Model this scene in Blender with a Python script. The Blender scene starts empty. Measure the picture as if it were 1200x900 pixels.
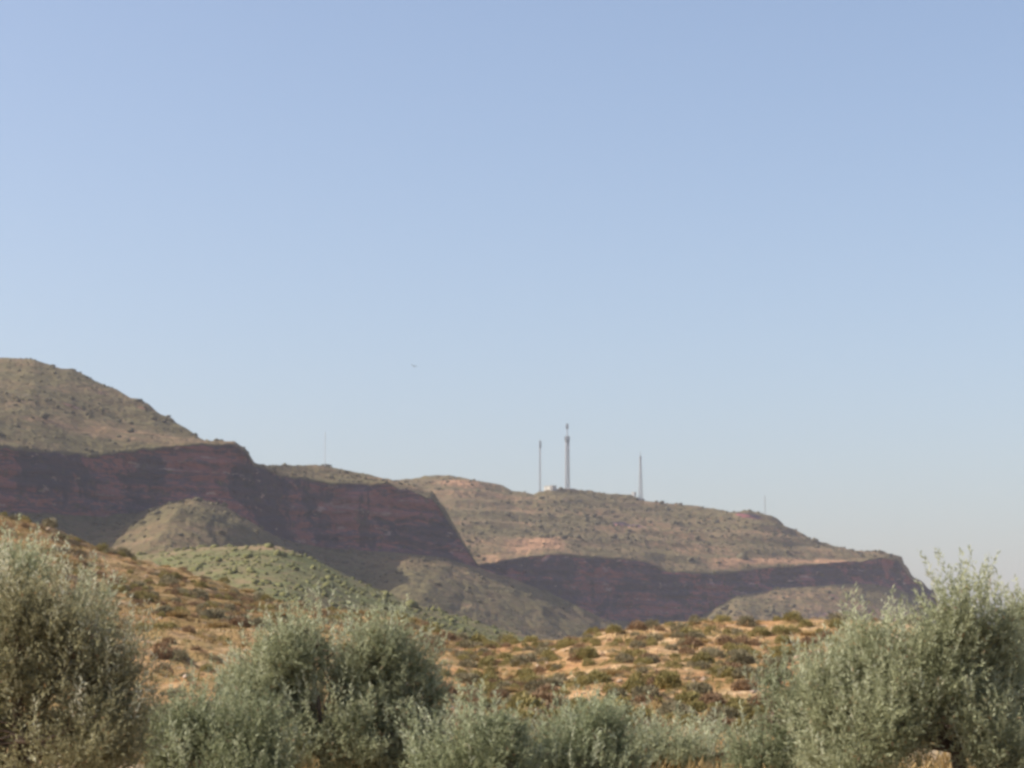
import bpy, math, random
import numpy as np
from mathutils import Vector, Matrix

random.seed(7)
RNG = np.random.default_rng(11)
S = bpy.context.scene
COL = S.collection
R = math.radians

# ------------------------------------------------------------------ camera geometry
F = 2706.0                      # focal length in pixels of a 1200 px wide frame
PITCH = math.atan(350.0 / F)
CAM = np.array([0.0, 0.0, 1.6])
CP, SP = math.cos(PITCH), math.sin(PITCH)


def at(px, py, d):
    """world point seen at (px, py) of the 1200x900 photograph at ground distance d"""
    px, py, d = np.asarray(px, float), np.asarray(py, float), np.asarray(d, float)
    a = (px - 600.0) / F
    b = (450.0 - py) / F
    x, y, z = a, CP - b * SP, SP + b * CP
    s = d / y
    return np.stack([x * s, d + 0 * x, z * s + CAM[2]], axis=-1)


# ------------------------------------------------------------------ noise
def _hash(i, j, k, seed):
    h = (i * 374761393 + j * 668265263 + k * 2147483647 + seed * 1274126177) & 0xFFFFFFFF
    h = ((h ^ (h >> 13)) * 1274126177) & 0xFFFFFFFF
    h = ((h ^ (h >> 16)) * 2246822519) & 0xFFFFFFFF
    return ((h ^ (h >> 15)) & 0xFFFFFF) / float(0xFFFFFF)


def vnoise(p, seed=0):
    p = np.asarray(p, float)
    i = np.floor(p).astype(np.int64)
    f = p - i
    f = f * f * (3 - 2 * f)
    out = 0
    for dx in (0, 1):
        wx = f[..., 0] if dx else 1 - f[..., 0]
        for dy in (0, 1):
            wy = f[..., 1] if dy else 1 - f[..., 1]
            for dz in (0, 1):
                wz = f[..., 2] if dz else 1 - f[..., 2]
                out = out + wx * wy * wz * _hash(i[..., 0] + dx, i[..., 1] + dy, i[..., 2] + dz, seed)
    return out * 2 - 1


def fbm(p, octaves=4, seed=0, gain=0.5):
    a, s, t = 1.0, 0.0, 0.0
    q = np.asarray(p, float)
    for o in range(octaves):
        s = s + a * vnoise(q, seed + o * 17)
        t += a
        a *= gain
        q = q * 2.03 + 13.7
    return s / t


def norm(v):
    return v / np.maximum(np.linalg.norm(v, axis=-1, keepdims=True), 1e-9)


# ------------------------------------------------------------------ object helpers
def mesh_obj(name, verts, faces, mat=None, parent=None, smooth=True, attrs=None):
    """faces: (n,3) or (n,4) int array, or a python list of tuples"""
    me = bpy.data.meshes.new(name)
    verts = np.asarray(verts, np.float32)
    if isinstance(faces, np.ndarray):
        n, k = faces.shape
        me.vertices.add(len(verts))
        me.vertices.foreach_set('co', verts.ravel())
        me.loops.add(n * k)
        me.loops.foreach_set('vertex_index', faces.astype(np.int32).ravel())
        me.polygons.add(n)
        me.polygons.foreach_set('loop_start', np.arange(0, n * k, k, dtype=np.int32))
        me.polygons.foreach_set('loop_total', np.full(n, k, np.int32))
        me.update(calc_edges=True)
    else:
        me.from_pydata(verts.tolist(), [], faces)
        me.update()
    if smooth:
        me.polygons.foreach_set('use_smooth', np.ones(len(me.polygons), bool))
    for key, val in (attrs or {}).items():
        a = me.attributes.new(key, 'FLOAT', 'POINT')
        a.data.foreach_set('value', np.asarray(val, np.float32).ravel())
    if mat:
        me.materials.append(mat)
    o = bpy.data.objects.new(name, me)
    COL.objects.link(o)
    if parent:
        o.parent = parent
    return o


def empty(name, loc, rz=0.0):
    o = bpy.data.objects.new(name, None)
    COL.objects.link(o)
    o.location = loc
    o.rotation_euler = (0, 0, rz)
    o.empty_display_size = 0.3
    return o


def tag(o, label=None, cat=None, group=None, kind=None):
    if label: o['label'] = label
    if cat: o['category'] = cat
    if group: o['group'] = group
    if kind: o['kind'] = kind
    return o


class MB:
    def __init__(self):
        self.v, self.f = [], []

    def add(self, vs, fs):
        o = len(self.v)
        self.v += [tuple(p) for p in vs]
        self.f += [tuple(i + o for i in q) for q in fs]

    def box(self, c, s, rz=0.0):
        cx, cy, cz = c
        hx, hy, hz = s[0] / 2, s[1] / 2, s[2] / 2
        ca, sa = math.cos(rz), math.sin(rz)
        vs = []
        for z in (-hz, hz):
            for x, y in ((-hx, -hy), (hx, -hy), (hx, hy), (-hx, hy)):
                vs.append((cx + x * ca - y * sa, cy + x * sa + y * ca, cz + z))
        self.add(vs, [(3, 2, 1, 0), (4, 5, 6, 7), (0, 1, 5, 4), (1, 2, 6, 5), (2, 3, 7, 6), (3, 0, 4, 7)])

    def tube(self, pts, rad, n=6, cap=True):
        pts = [Vector(p) for p in pts]
        rad = rad if hasattr(rad, '__len__') else [rad] * len(pts)
        vs, fs = [], []
        for i, p in enumerate(pts):
            d = (pts[min(i + 1, len(pts) - 1)] - pts[max(i - 1, 0)]).normalized()
            u = d.orthogonal().normalized() if abs(d.z) > 0.95 else d.cross(Vector((0, 0, 1))).normalized()
            w = d.cross(u)
            for k in range(n):
                a = 2 * math.pi * k / n
                vs.append(p + (u * math.cos(a) + w * math.sin(a)) * rad[i])
        for i in range(len(pts) - 1):
            for k in range(n):
                a, b = i * n + k, i * n + (k + 1) % n
                fs.append((a, b, b + n, a + n))
        if cap:
            fs.append(tuple(range(n - 1, -1, -1)))
            fs.append(tuple((len(pts) - 1) * n + k for k in range(n)))
        self.add(vs, fs)

    def build(self, name, mat, parent=None, smooth=False):
        return mesh_obj(name, self.v, self.f, mat, parent, smooth)


# ------------------------------------------------------------------ materials
def new_mat(name):
    m = bpy.data.materials.new(name)
    m.use_nodes = True
    nt = m.node_tree
    nt.nodes.clear()
    return m, nt


class NT:
    """small node-tree writer"""
    def __init__(self, nt):
        self.nt = nt

    def n(self, kind, **kw):
        nd = self.nt.nodes.new(kind)
        for k, v in kw.items():
            setattr(nd, k, v)
        return nd

    def link(self, a, b):
        self.nt.links.new(a, b)

    def setin(self, sock, v):
        if hasattr(v, 'links') or isinstance(v, bpy.types.NodeSocket):
            self.link(v, sock)
        else:
            sock.default_value = v

    def math(self, op, a, b=0.0, clamp=False):
        nd = self.n('ShaderNodeMath', operation=op, use_clamp=clamp)
        self.setin(nd.inputs[0], a)
        self.setin(nd.inputs[1], b)
        return nd.outputs[0]

    def pos(self, scale=(1, 1, 1), obj=False):
        if obj:
            src = self.n('ShaderNodeTexCoord').outputs['Object']
        else:
            src = self.n('ShaderNodeNewGeometry').outputs['Position']
        mp = self.n('ShaderNodeMapping')
        mp.inputs['Scale'].default_value = scale
        self.link(src, mp.inputs['Vector'])
        return mp.outputs[0]

    def noise(self, vec, scale, detail=4.0, rough=0.55, dist=0.0):
        nd = self.n('ShaderNodeTexNoise')
        self.link(vec, nd.inputs['Vector'])
        nd.inputs['Scale'].default_value = scale
        nd.inputs['Detail'].default_value = detail
        nd.inputs['Roughness'].default_value = rough
        nd.inputs['Distortion'].default_value = dist
        return nd.outputs['Fac']

    def ramp(self, fac, stops):
        nd = self.n('ShaderNodeValToRGB')
        el = nd.color_ramp.elements
        while len(el) > len(stops):
            el.remove(el[-1])
        while len(el) < len(stops):
            el.new(0.5)
        for e, (p, c) in zip(el, stops):
            e.position = p
            e.color = (*c, 1) if len(c) == 3 else c
        self.link(fac, nd.inputs[0])
        return nd.outputs[0]

    def maprange(self, v, a, b, c=0.0, d=1.0):
        nd = self.n('ShaderNodeMapRange')
        nd.interpolation_type = 'SMOOTHSTEP'
        self.link(v, nd.inputs[0])
        for i, x in enumerate((a, b, c, d)):
            nd.inputs[i + 1].default_value = x
        return nd.outputs[0]

    def mix(self, f, a, b):
        nd = self.n('ShaderNodeMix', data_type='RGBA')
        self.setin(nd.inputs[0], f)
        for s, v in ((nd.inputs[6], a), (nd.inputs[7], b)):
            if isinstance(v, tuple):
                s.default_value = (*v, 1)
            else:
                self.link(v, s)
        return nd.outputs[2]

    def attr(self, name):
        return self.n('ShaderNodeAttribute', attribute_name=name).outputs['Fac']

    def bsdf(self, color, rough=0.9, spec=0.2, metal=0.0, bump=None, bump_d=1.0, bump_s=1.0):
        b = self.n('ShaderNodeBsdfPrincipled')
        if isinstance(color, tuple):
            b.inputs['Base Color'].default_value = (*color, 1)
        else:
            self.link(color, b.inputs['Base Color'])
        self.setin(b.inputs['Roughness'], rough)
        b.inputs['Specular IOR Level'].default_value = spec
        b.inputs['Metallic'].default_value = metal
        if bump is not None:
            bm = self.n('ShaderNodeBump')
            bm.inputs['Strength'].default_value = bump_s
            bm.inputs['Distance'].default_value = bump_d
            self.link(bump, bm.inputs['Height'])
            self.link(bm.outputs[0], b.inputs['Normal'])
        return b

    def out(self, sh):
        o = self.n('ShaderNodeOutputMaterial')
        self.link(sh if isinstance(sh, bpy.types.NodeSocket) else sh.outputs[0], o.inputs['Surface'])


def soil_near():
    """orange sandy hillside with thin dry grass and pale scree"""
    m, nt = new_mat('orange_sandy_soil'); t = NT(nt)
    p = t.pos()
    pb = t.pos((0.16, 0.55, 1.6))
    big = t.noise(pb, 0.35, 5, 0.6, 0.6)
    med = t.noise(p, 0.55, 5, 0.62)
    fine = t.noise(p, 3.2, 4, 0.65)
    soil = t.ramp(big, [(0.25, (0.35, 0.18, 0.075)), (0.43, (0.46, 0.265, 0.12)), (0.55, (0.56, 0.37, 0.19)), (0.72, (0.62, 0.465, 0.285))])
    soil = t.mix(t.maprange(fine, 0.45, 0.62, 0, 0.65), soil, (0.29, 0.15, 0.075))
    soil = t.mix(t.maprange(t.noise(p, 1.3, 3, 0.6), 0.58, 0.68, 0, 0.7), soil, (0.58, 0.43, 0.31))
    dry = t.ramp(fine, [(0.3, (0.15, 0.105, 0.04)), (0.55, (0.27, 0.19, 0.075)), (0.75, (0.40, 0.29, 0.13))])
    left = t.attr('grassy')
    f = t.math('ADD', t.maprange(med, 0.40, 0.60), t.math('MULTIPLY', t.math('SUBTRACT', left, 0.5), 0.75), clamp=True)
    col = t.mix(t.math('MULTIPLY', f, 0.85), soil, dry)
    t.out(t.bsdf(col, 0.95, 0.1, bump=t.math('ADD', t.math('MULTIPLY', med, 0.6), fine), bump_d=0.45, bump_s=1.0))
    return m


def ground_mat():
    m, nt = new_mat('reddish_grove_soil'); t = NT(nt)
    p = t.pos()
    a = t.noise(p, 0.25, 5, 0.6)
    b = t.noise(p, 2.5, 5, 0.65)
    col = t.ramp(a, [(0.3, (0.25, 0.17, 0.10)), (0.5, (0.31, 0.235, 0.145)), (0.7, (0.37, 0.30, 0.20))])
    col = t.mix(t.maprange(b, 0.5, 0.7, 0, 0.6), col, (0.22, 0.16, 0.075))
    t.out(t.bsdf(col, 0.95, 0.1, bump=b, bump_d=0.08))
    return m


def rock_hill(name, veg, soil, soil2, red, purple, pale, veg_bias=0.0, sc=1.0, dotscale=0.16, bump=3.4):
    """far hill: scrubby slopes, bare soil bands, layered rock where the mesh carries the rock attribute"""
    m, nt = new_mat(name); t = NT(nt)
    p = t.pos()
    ph = t.pos((0.35, 0.35, 3.2))
    big = t.noise(p, 0.012 * sc, 5, 0.6, 0.5)
    ledge = t.noise(ph, 0.022 * sc, 5, 0.62, 0.4)
    dots = t.noise(p, dotscale, 3, 0.6)
    soilc = t.mix(t.math('ADD', t.maprange(big, 0.40, 0.75), t.attr('bare'), clamp=True), soil, soil2)
    vegc = t.mix(t.maprange(dots, 0.35, 0.65), tuple(c * 0.72 for c in veg), tuple(min(1, c * 1.25) for c in veg))
    vf = t.math('ADD', t.math('ADD', t.math('MULTIPLY', t.math('SUBTRACT', dots, 0.5), 2.4), t.math('MULTIPLY', t.math('SUBTRACT', ledge, 0.5), -3.6)), 0.58 + veg_bias, clamp=True)
    vf = t.math('SUBTRACT', vf, t.math('MULTIPLY', t.attr('bare'), 0.95), clamp=True)
    slope = t.mix(vf, soilc, vegc)
    grain = t.noise(t.pos((1, 1, 1.8)), 0.075 * sc, 5, 0.7)
    slope = t.mix(t.maprange(grain, 0.5, 0.66, 0, 0.7), slope, tuple(c * 0.52 for c in veg))
    # layered rock
    lay = t.noise(t.pos((0.016, 0.016, 0.13)), 1.0, 6, 0.74, 0.5)
    shade_patch = t.noise(t.pos((1, 1, 1.6)), 0.016, 5, 0.62, 0.4)
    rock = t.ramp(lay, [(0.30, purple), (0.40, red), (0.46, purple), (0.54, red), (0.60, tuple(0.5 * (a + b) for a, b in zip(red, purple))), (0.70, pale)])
    rock = t.mix(t.maprange(shade_patch, 0.48, 0.55, 0, 0.85), rock, (0.024, 0.027, 0.046))  # blue-black pockets: deep cliff shade painted into the rock colour
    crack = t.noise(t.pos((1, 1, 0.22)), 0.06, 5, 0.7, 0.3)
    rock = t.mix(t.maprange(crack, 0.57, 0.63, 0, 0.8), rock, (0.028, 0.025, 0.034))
    blot = t.noise(t.pos((1, 1, 1.7)), 0.085, 5, 0.7)
    rock = t.mix(t.maprange(blot, 0.56, 0.66, 0, 0.6), rock, tuple(c * 0.7 for c in veg))
    rock = t.mix(t.maprange(t.noise(t.pos((1, 1, 3.0)), 0.05, 4, 0.65), 0.62, 0.70, 0, 0.8), rock, pale)
    rf = t.math('ADD', t.attr('rock'), t.math('MULTIPLY', t.math('SUBTRACT', ledge, 0.5), 0.9))
    col = t.mix(t.maprange(rf, 0.5, 0.66), slope, rock)
    bh = t.math('ADD', t.math('MULTIPLY', dots, 1.0), t.math('MULTIPLY', lay, 2.2))
    t.out(t.bsdf(col, 0.95, 0.08, bump=bh, bump_d=bump, bump_s=0.9))
    return m


def foliage(name, stops, trans=0.42, rough=0.6, spec=0.2):
    """two-sided leaf; 'tint' is a random number per leaf"""
    m, nt = new_mat(name); t = NT(nt)
    col = t.ramp(t.attr('tint'), stops)
    b = t.bsdf(col, rough, spec)
    tr = t.n('ShaderNodeBsdfTranslucent')
    t.link(col, tr.inputs['Color'])
    mx = t.n('ShaderNodeMixShader')
    mx.inputs[0].default_value = trans
    t.link(b.outputs[0], mx.inputs[1]); t.link(tr.outputs[0], mx.inputs[2])
    t.out(mx.outputs[0])
    return m


def plain(name, a, b, scale, rough=0.7, spec=0.3, metal=0.0, bump=0.02, stretch=(1, 1, 1)):
    m, nt = new_mat(name); t = NT(nt)
    n1 = t.noise(t.pos(stretch, True), scale, 5, 0.6)
    t.out(t.bsdf(t.ramp(n1, [(0.3, a), (0.7, b)]), rough, spec, metal, bump=n1, bump_d=bump))
    return m


M_SOIL = soil_near()
M_GROUND = ground_mat()
M_MESA = rock_hill('red_rock_mesa', (0.112, 0.093, 0.045), (0.172, 0.118, 0.069), (0.23, 0.15, 0.085),
                   (0.300, 0.108, 0.088), (0.064, 0.056, 0.082), (0.46, 0.32, 0.26), veg_bias=0.2)
M_MESA2 = rock_hill('far_red_rock_mesa', (0.122, 0.099, 0.048), (0.192, 0.128, 0.073), (0.36, 0.205, 0.115),
                    (0.310, 0.102, 0.086), (0.064, 0.054, 0.082), (0.44, 0.29, 0.24), veg_bias=0.14)
M_GREEN = rock_hill('scrubby_green_slope', (0.112, 0.118, 0.047), (0.19, 0.14, 0.078), (0.22, 0.155, 0.088),
                    (0.22, 0.115, 0.09), (0.12, 0.08, 0.08), (0.30, 0.21, 0.17), veg_bias=0.12, sc=1.6, dotscale=0.28, bump=0.9)
M_OLIVE = foliage('olive_leaf', [(0.0, (0.14, 0.145, 0.075)), (0.35, (0.30, 0.315, 0.18)), (0.7, (0.43, 0.445, 0.285)),
                                 (0.93, (0.57, 0.58, 0.43)), (1.0, (0.34, 0.23, 0.13))])
M_SILVER = foliage('silvery_olive_leaf', [(0.0, (0.105, 0.095, 0.045)), (0.35, (0.23, 0.21, 0.11)), (0.65, (0.37, 0.35, 0.205)),
                                          (0.9, (0.56, 0.55, 0.42)), (1.0, (0.28, 0.18, 0.09))])
M_OLIVE_GREY = foliage('blue_grey_olive_leaf', [(0.0, (0.12, 0.13, 0.064)), (0.35, (0.255, 0.278, 0.152)), (0.7, (0.37, 0.395, 0.24)), (0.93, (0.51, 0.53, 0.38)), (1.0, (0.30, 0.22, 0.13))])
M_OLIVE_DARK = foliage('deep_green_olive_leaf', [(0.0, (0.085, 0.09, 0.04)), (0.35, (0.185, 0.205, 0.105)), (0.7, (0.30, 0.32, 0.19)), (0.93, (0.46, 0.48, 0.34)), (1.0, (0.30, 0.21, 0.12))])
M_SHRUB = [
    foliage('green_shrub_leaf', [(0.0, (0.145, 0.125, 0.042)), (0.6, (0.265, 0.222, 0.078)), (1.0, (0.38, 0.315, 0.14))], 0.12),
    foliage('grey_shrub_leaf', [(0.0, (0.125, 0.112, 0.062)), (0.6, (0.23, 0.20, 0.115)), (1.0, (0.34, 0.285, 0.18))], 0.12),
    foliage('brown_shrub_leaf', [(0.0, (0.14, 0.092, 0.05)), (0.6, (0.26, 0.17, 0.092)), (1.0, (0.38, 0.25, 0.15))], 0.12),
    foliage('dry_grass_blade', [(0.0, (0.19, 0.125, 0.045)), (0.6, (0.34, 0.235, 0.095)), (1.0, (0.48, 0.36, 0.18))], 0.2),
]
M_FARVEG = plain('far_scrub_leaf', (0.095, 0.095, 0.036), (0.16, 0.155, 0.062), 0.4, 0.9, 0.1, bump=0.3)
M_FARVEG2 = plain('far_dry_scrub_leaf', (0.060, 0.052, 0.028), (0.105, 0.088, 0.048), 0.4, 0.9, 0.1, bump=0.3)
M_BARK = plain('olive_bark', (0.075, 0.052, 0.036), (0.20, 0.15, 0.11), 6.0, 0.9, 0.15, bump=0.02, stretch=(1, 1, 0.25))
M_STEEL = plain('galvanised_steel', (0.24, 0.25, 0.26), (0.33, 0.34, 0.36), 0.5, 0.55, 0.4, 0.3)
M_DARKSTEEL = plain('weathered_dark_steel', (0.13, 0.14, 0.15), (0.2, 0.21, 0.22), 0.5, 0.6, 0.4, 0.2)
M_PALESTEEL = plain('pale_painted_steel', (0.50, 0.52, 0.54), (0.60, 0.62, 0.64), 0.5, 0.6, 0.3)
M_WHITE = plain('cream_rendered_wall', (0.44, 0.41, 0.35), (0.56, 0.53, 0.46), 0.6, 0.85, 0.2)
M_CONC = plain('concrete_grey', (0.34, 0.33, 0.31), (0.45, 0.44, 0.41), 0.8, 0.9, 0.2)
M_DOOR = plain('grey_metal_door', (0.16, 0.17, 0.18), (0.22, 0.23, 0.24), 1.0, 0.6, 0.3)
M_FEATHER = plain('dark_brown_feathers', (0.045, 0.034, 0.026), (0.10, 0.075, 0.055), 4.0, 0.8, 0.2)


# ------------------------------------------------------------------ terrain lofts
def skew(pts, k, c, lo):
    """the mesas run away from the camera towards the right: distance grows along the cliff"""
    return [(p[0], p[1], p[2] + k * (max(p[0], lo) - c)) for p in pts]


def poly(pts, xs):
    a = np.array(pts, float)
    return np.stack([np.interp(xs, a[:, 0], a[:, i]) for i in range(1, a.shape[1])], axis=-1)


def densify(pts):
    a = np.array(pts, float)
    xs = np.unique(np.concatenate([a[:, 0], np.arange(a[0, 0], a[-1, 0], 20.0)]))
    return [(x, *v) for x, v in zip(xs, poly(pts, xs))]


def gsmooth(a, sig):
    k = int(sig * 3) + 1
    w = np.exp(-0.5 * (np.arange(-k, k + 1) / sig) ** 2); w /= w.sum()
    return np.convolve(np.pad(a, k, mode='edge'), w, 'valid')


def cliff_foot(base, top, back_by, last):
    """keep the foot of the rock wall a fixed step in front of its brow"""
    t = np.array(top, float)
    return [(x, y, float(np.interp(x, t[:, 0], t[:, 2])) - back_by) if x <= last else (x, y, d) for x, y, d in base]


def loft(name, rows, xs, subs, mat, displace=None, soft=(0, 1, 2), zmin=-1.2, bare=None):
    """rows: bottom to top to back, each a traced contour of (px, py, distance[, rock]); joined into one sheet of ground"""
    C = []
    rock_rows = []
    for ri, (pts, rock) in enumerate(rows):
        v = poly(pts, xs)
        st = xs[1] - xs[0]
        v[:, 1] = gsmooth(v[:, 1], 16 / st)
        if ri in soft:
            v[:, 0] = gsmooth(v[:, 0], 12 / st)
        C.append(at(xs, v[:, 0], v[:, 1]))
        rock_rows.append(rock)
    grid, seg = [], []
    for i in range(len(C) - 1):
        for k in range(subs[i]):
            t = k / subs[i]
            grid.append(C[i] * (1 - t) + C[i + 1] * t)
            # rock share of this strip: a cliff strip is full rock but for its soft ends
            seg.append((i, t, 1.0 if rock_rows[i] else 0.0))
    grid.append(C[-1]); seg.append((len(C) - 1, 0.0, 0.0))
    G = np.array(grid)                                   # rows x cols x 3
    segi = np.array([s[0] for s in seg]); segt = np.array([s[1] for s in seg])
    rock = np.array([s[2] for s in seg])[:, None] * np.ones(len(xs))[None]
    bare_a = np.zeros_like(rock)
    if displace:
        G, rock, bare_a = displace(G, segi, segt, rock, xs, bare_a)
    G[..., 2] = np.maximum(G[..., 2], zmin)
    nr, nc = G.shape[:2]
    idx = np.arange(nr * nc).reshape(nr, nc)
    faces = np.stack([idx[:-1, :-1], idx[:-1, 1:], idx[1:, 1:], idx[1:, :-1]], axis=-1).reshape(-1, 4)
    o = mesh_obj(name, G.reshape(-1, 3), faces, mat, None, True, {'rock': rock, 'bare': bare_a})
    tag(o, kind='structure')
    return o, G


# ---- flat ground to the horizon
gx = np.concatenate([-np.geomspace(4800, 4, 60), np.linspace(-3, 3, 5), np.geomspace(4, 4800, 60)])
gy = np.concatenate([np.linspace(-400, 0, 10), np.geomspace(4, 6200, 90)])
GX, GY = np.meshgrid(gx, gy)
GZ = 0.10 * fbm(np.stack([GX * 0.15, GY * 0.15, 0 * GX], -1), 3, 5) * np.clip(1 - GY / 300, 0, 1) * np.clip((GY + 30) / 30, 0, 1) - 0.05
idx = np.arange(GX.size).reshape(GX.shape)
mesh_obj('ground', np.stack([GX, GY, GZ], -1).reshape(-1, 3),
         np.stack([idx[:-1, :-1], idx[:-1, 1:], idx[1:, 1:], idx[1:, :-1]], -1).reshape(-1, 4), M_GROUND)
tag(bpy.data.objects['ground'], kind='structure')

# ---- near sandy hill: left slope and right knoll
RIDGE = [(-400, 500, 205), (0, 605, 195), (60, 625, 193), (100, 645, 191), (170, 668, 188), (240, 685, 184), (300, 703, 180),
         (350, 713, 176), (400, 718, 172), (450, 723, 166), (490, 733, 160), (540, 750, 150), (590, 761, 140), (630, 762, 132),
         (660, 757, 126), (690, 749, 122), (720, 744, 120), (800, 740, 118), (900, 735, 116), (960, 734, 115), (1040, 735, 114),
         (1120, 742, 112), (1200, 752, 110), (1600, 777, 106)]
D0 = 62.0


def hill_z(px, d):
    """height of the near hill in the direction of photo column px at distance d"""
    rv = poly(RIDGE, np.ravel(px)).reshape(np.shape(px) + (2,))
    rp = at(px, rv[..., 0], rv[..., 1])
    zr, dr = rp[..., 2], rv[..., 1]
    t = (d - D0) / (dr - D0)
    up = zr * np.clip(t, 0, 1) ** 1.3
    over = np.clip(t - 1, 0, 3)
    z = np.where(t <= 1, up, zr * (1 + 0.9 * over - 4.2 * over ** 2))
    x = (px - 600) / F * d
    q = np.stack([x, d, 0 * x], -1)
    amp = np.clip((d - D0) / 25, 0, 1)
    z = z + amp * (0.8 * fbm(q * 0.06, 4, 31) + 0.42 * fbm(q * 0.33, 4, 37))
    # worn natural ledges across the left slope
    lw = np.clip((560 - px) / 160, 0, 1) * np.clip((d - 75) / 30, 0, 1)
    zz = z / 1.15 + 0.45 * fbm(q * 0.03, 2, 41)
    fr = zz - np.floor(zz)
    z = z + lw * 0.42 * (np.clip(fr * 2.2, 0, 1) ** 2 - fr)
    return z


hx = np.linspace(-330, 1530, 620)
hd = np.concatenate([np.linspace(D0, 215, 380), np.linspace(218, 420, 30)])
HX, HD = np.meshgrid(hx, hd)
HZ = hill_z(HX, HD)
HZ = np.maximum(np.where(HD <= D0 + 0.01, -0.4, HZ), -1.0)
HXW = (HX - 600) / F * HD / (CP - 0 * HX) * CP
idx = np.arange(HX.size).reshape(HX.shape)
grassy = np.clip((640 - HX) / 220, 0, 1) * 0.55 + 0.22
o = mesh_obj('sandy_hill', np.stack([HXW, HD, HZ], -1).reshape(-1, 3),
             np.stack([idx[:-1, :-1], idx[:-1, 1:], idx[1:, 1:], idx[1:, :-1]], -1).reshape(-1, 4), M_SOIL, None, True, {'grassy': grassy})
tag(o, kind='structure')


# ---- middle green hill
def disp_green(G, segi, segt, rock, xs, bare):
    q = G.copy()
    G[..., 2] += 2.2 * fbm(q * 0.02, 4, 51) + 0.8 * fbm(q * 0.09, 3, 53)
    rock[:] = 0
    # bare crest near px 300..330
    bare += np.exp(-((xs - 315) / 26.0) ** 2)[None] * ((segi == 1) & (segt > 0.9))[:, None] * 0.8
    return G, rock, bare


gr_ridge = [(-400, 690, 900), (0, 668, 880), (100, 655, 860), (180, 650, 840), (215, 645, 830), (250, 642, 820), (300, 638, 810), (330, 642, 800),
            (370, 657, 790), (400, 673, 785), (430, 686, 780), (460, 698, 775), (500, 713, 770), (560, 732, 760), (610, 748, 750), (660, 761, 740),
            (760, 782, 730), (900, 803, 720), (1300, 806, 720)]
gxs = np.arange(-400, 1300, 2.5)
loft('green_hill', [
    ([(x, 815, 330) for x in (-400, 1300)], 0),
    ([(x, y + min(55, (810 - y) * 0.42), d - 200) for x, y, d in gr_ridge], 0),
    (gr_ridge, 0),
    ([(x, y + 10, d + 70) for x, y, d in gr_ridge], 0),
    ([(x, 806, d + 300) for x, y, d in gr_ridge], 0)], gxs, [14, 44, 10, 8], M_GREEN, disp_green)


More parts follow.
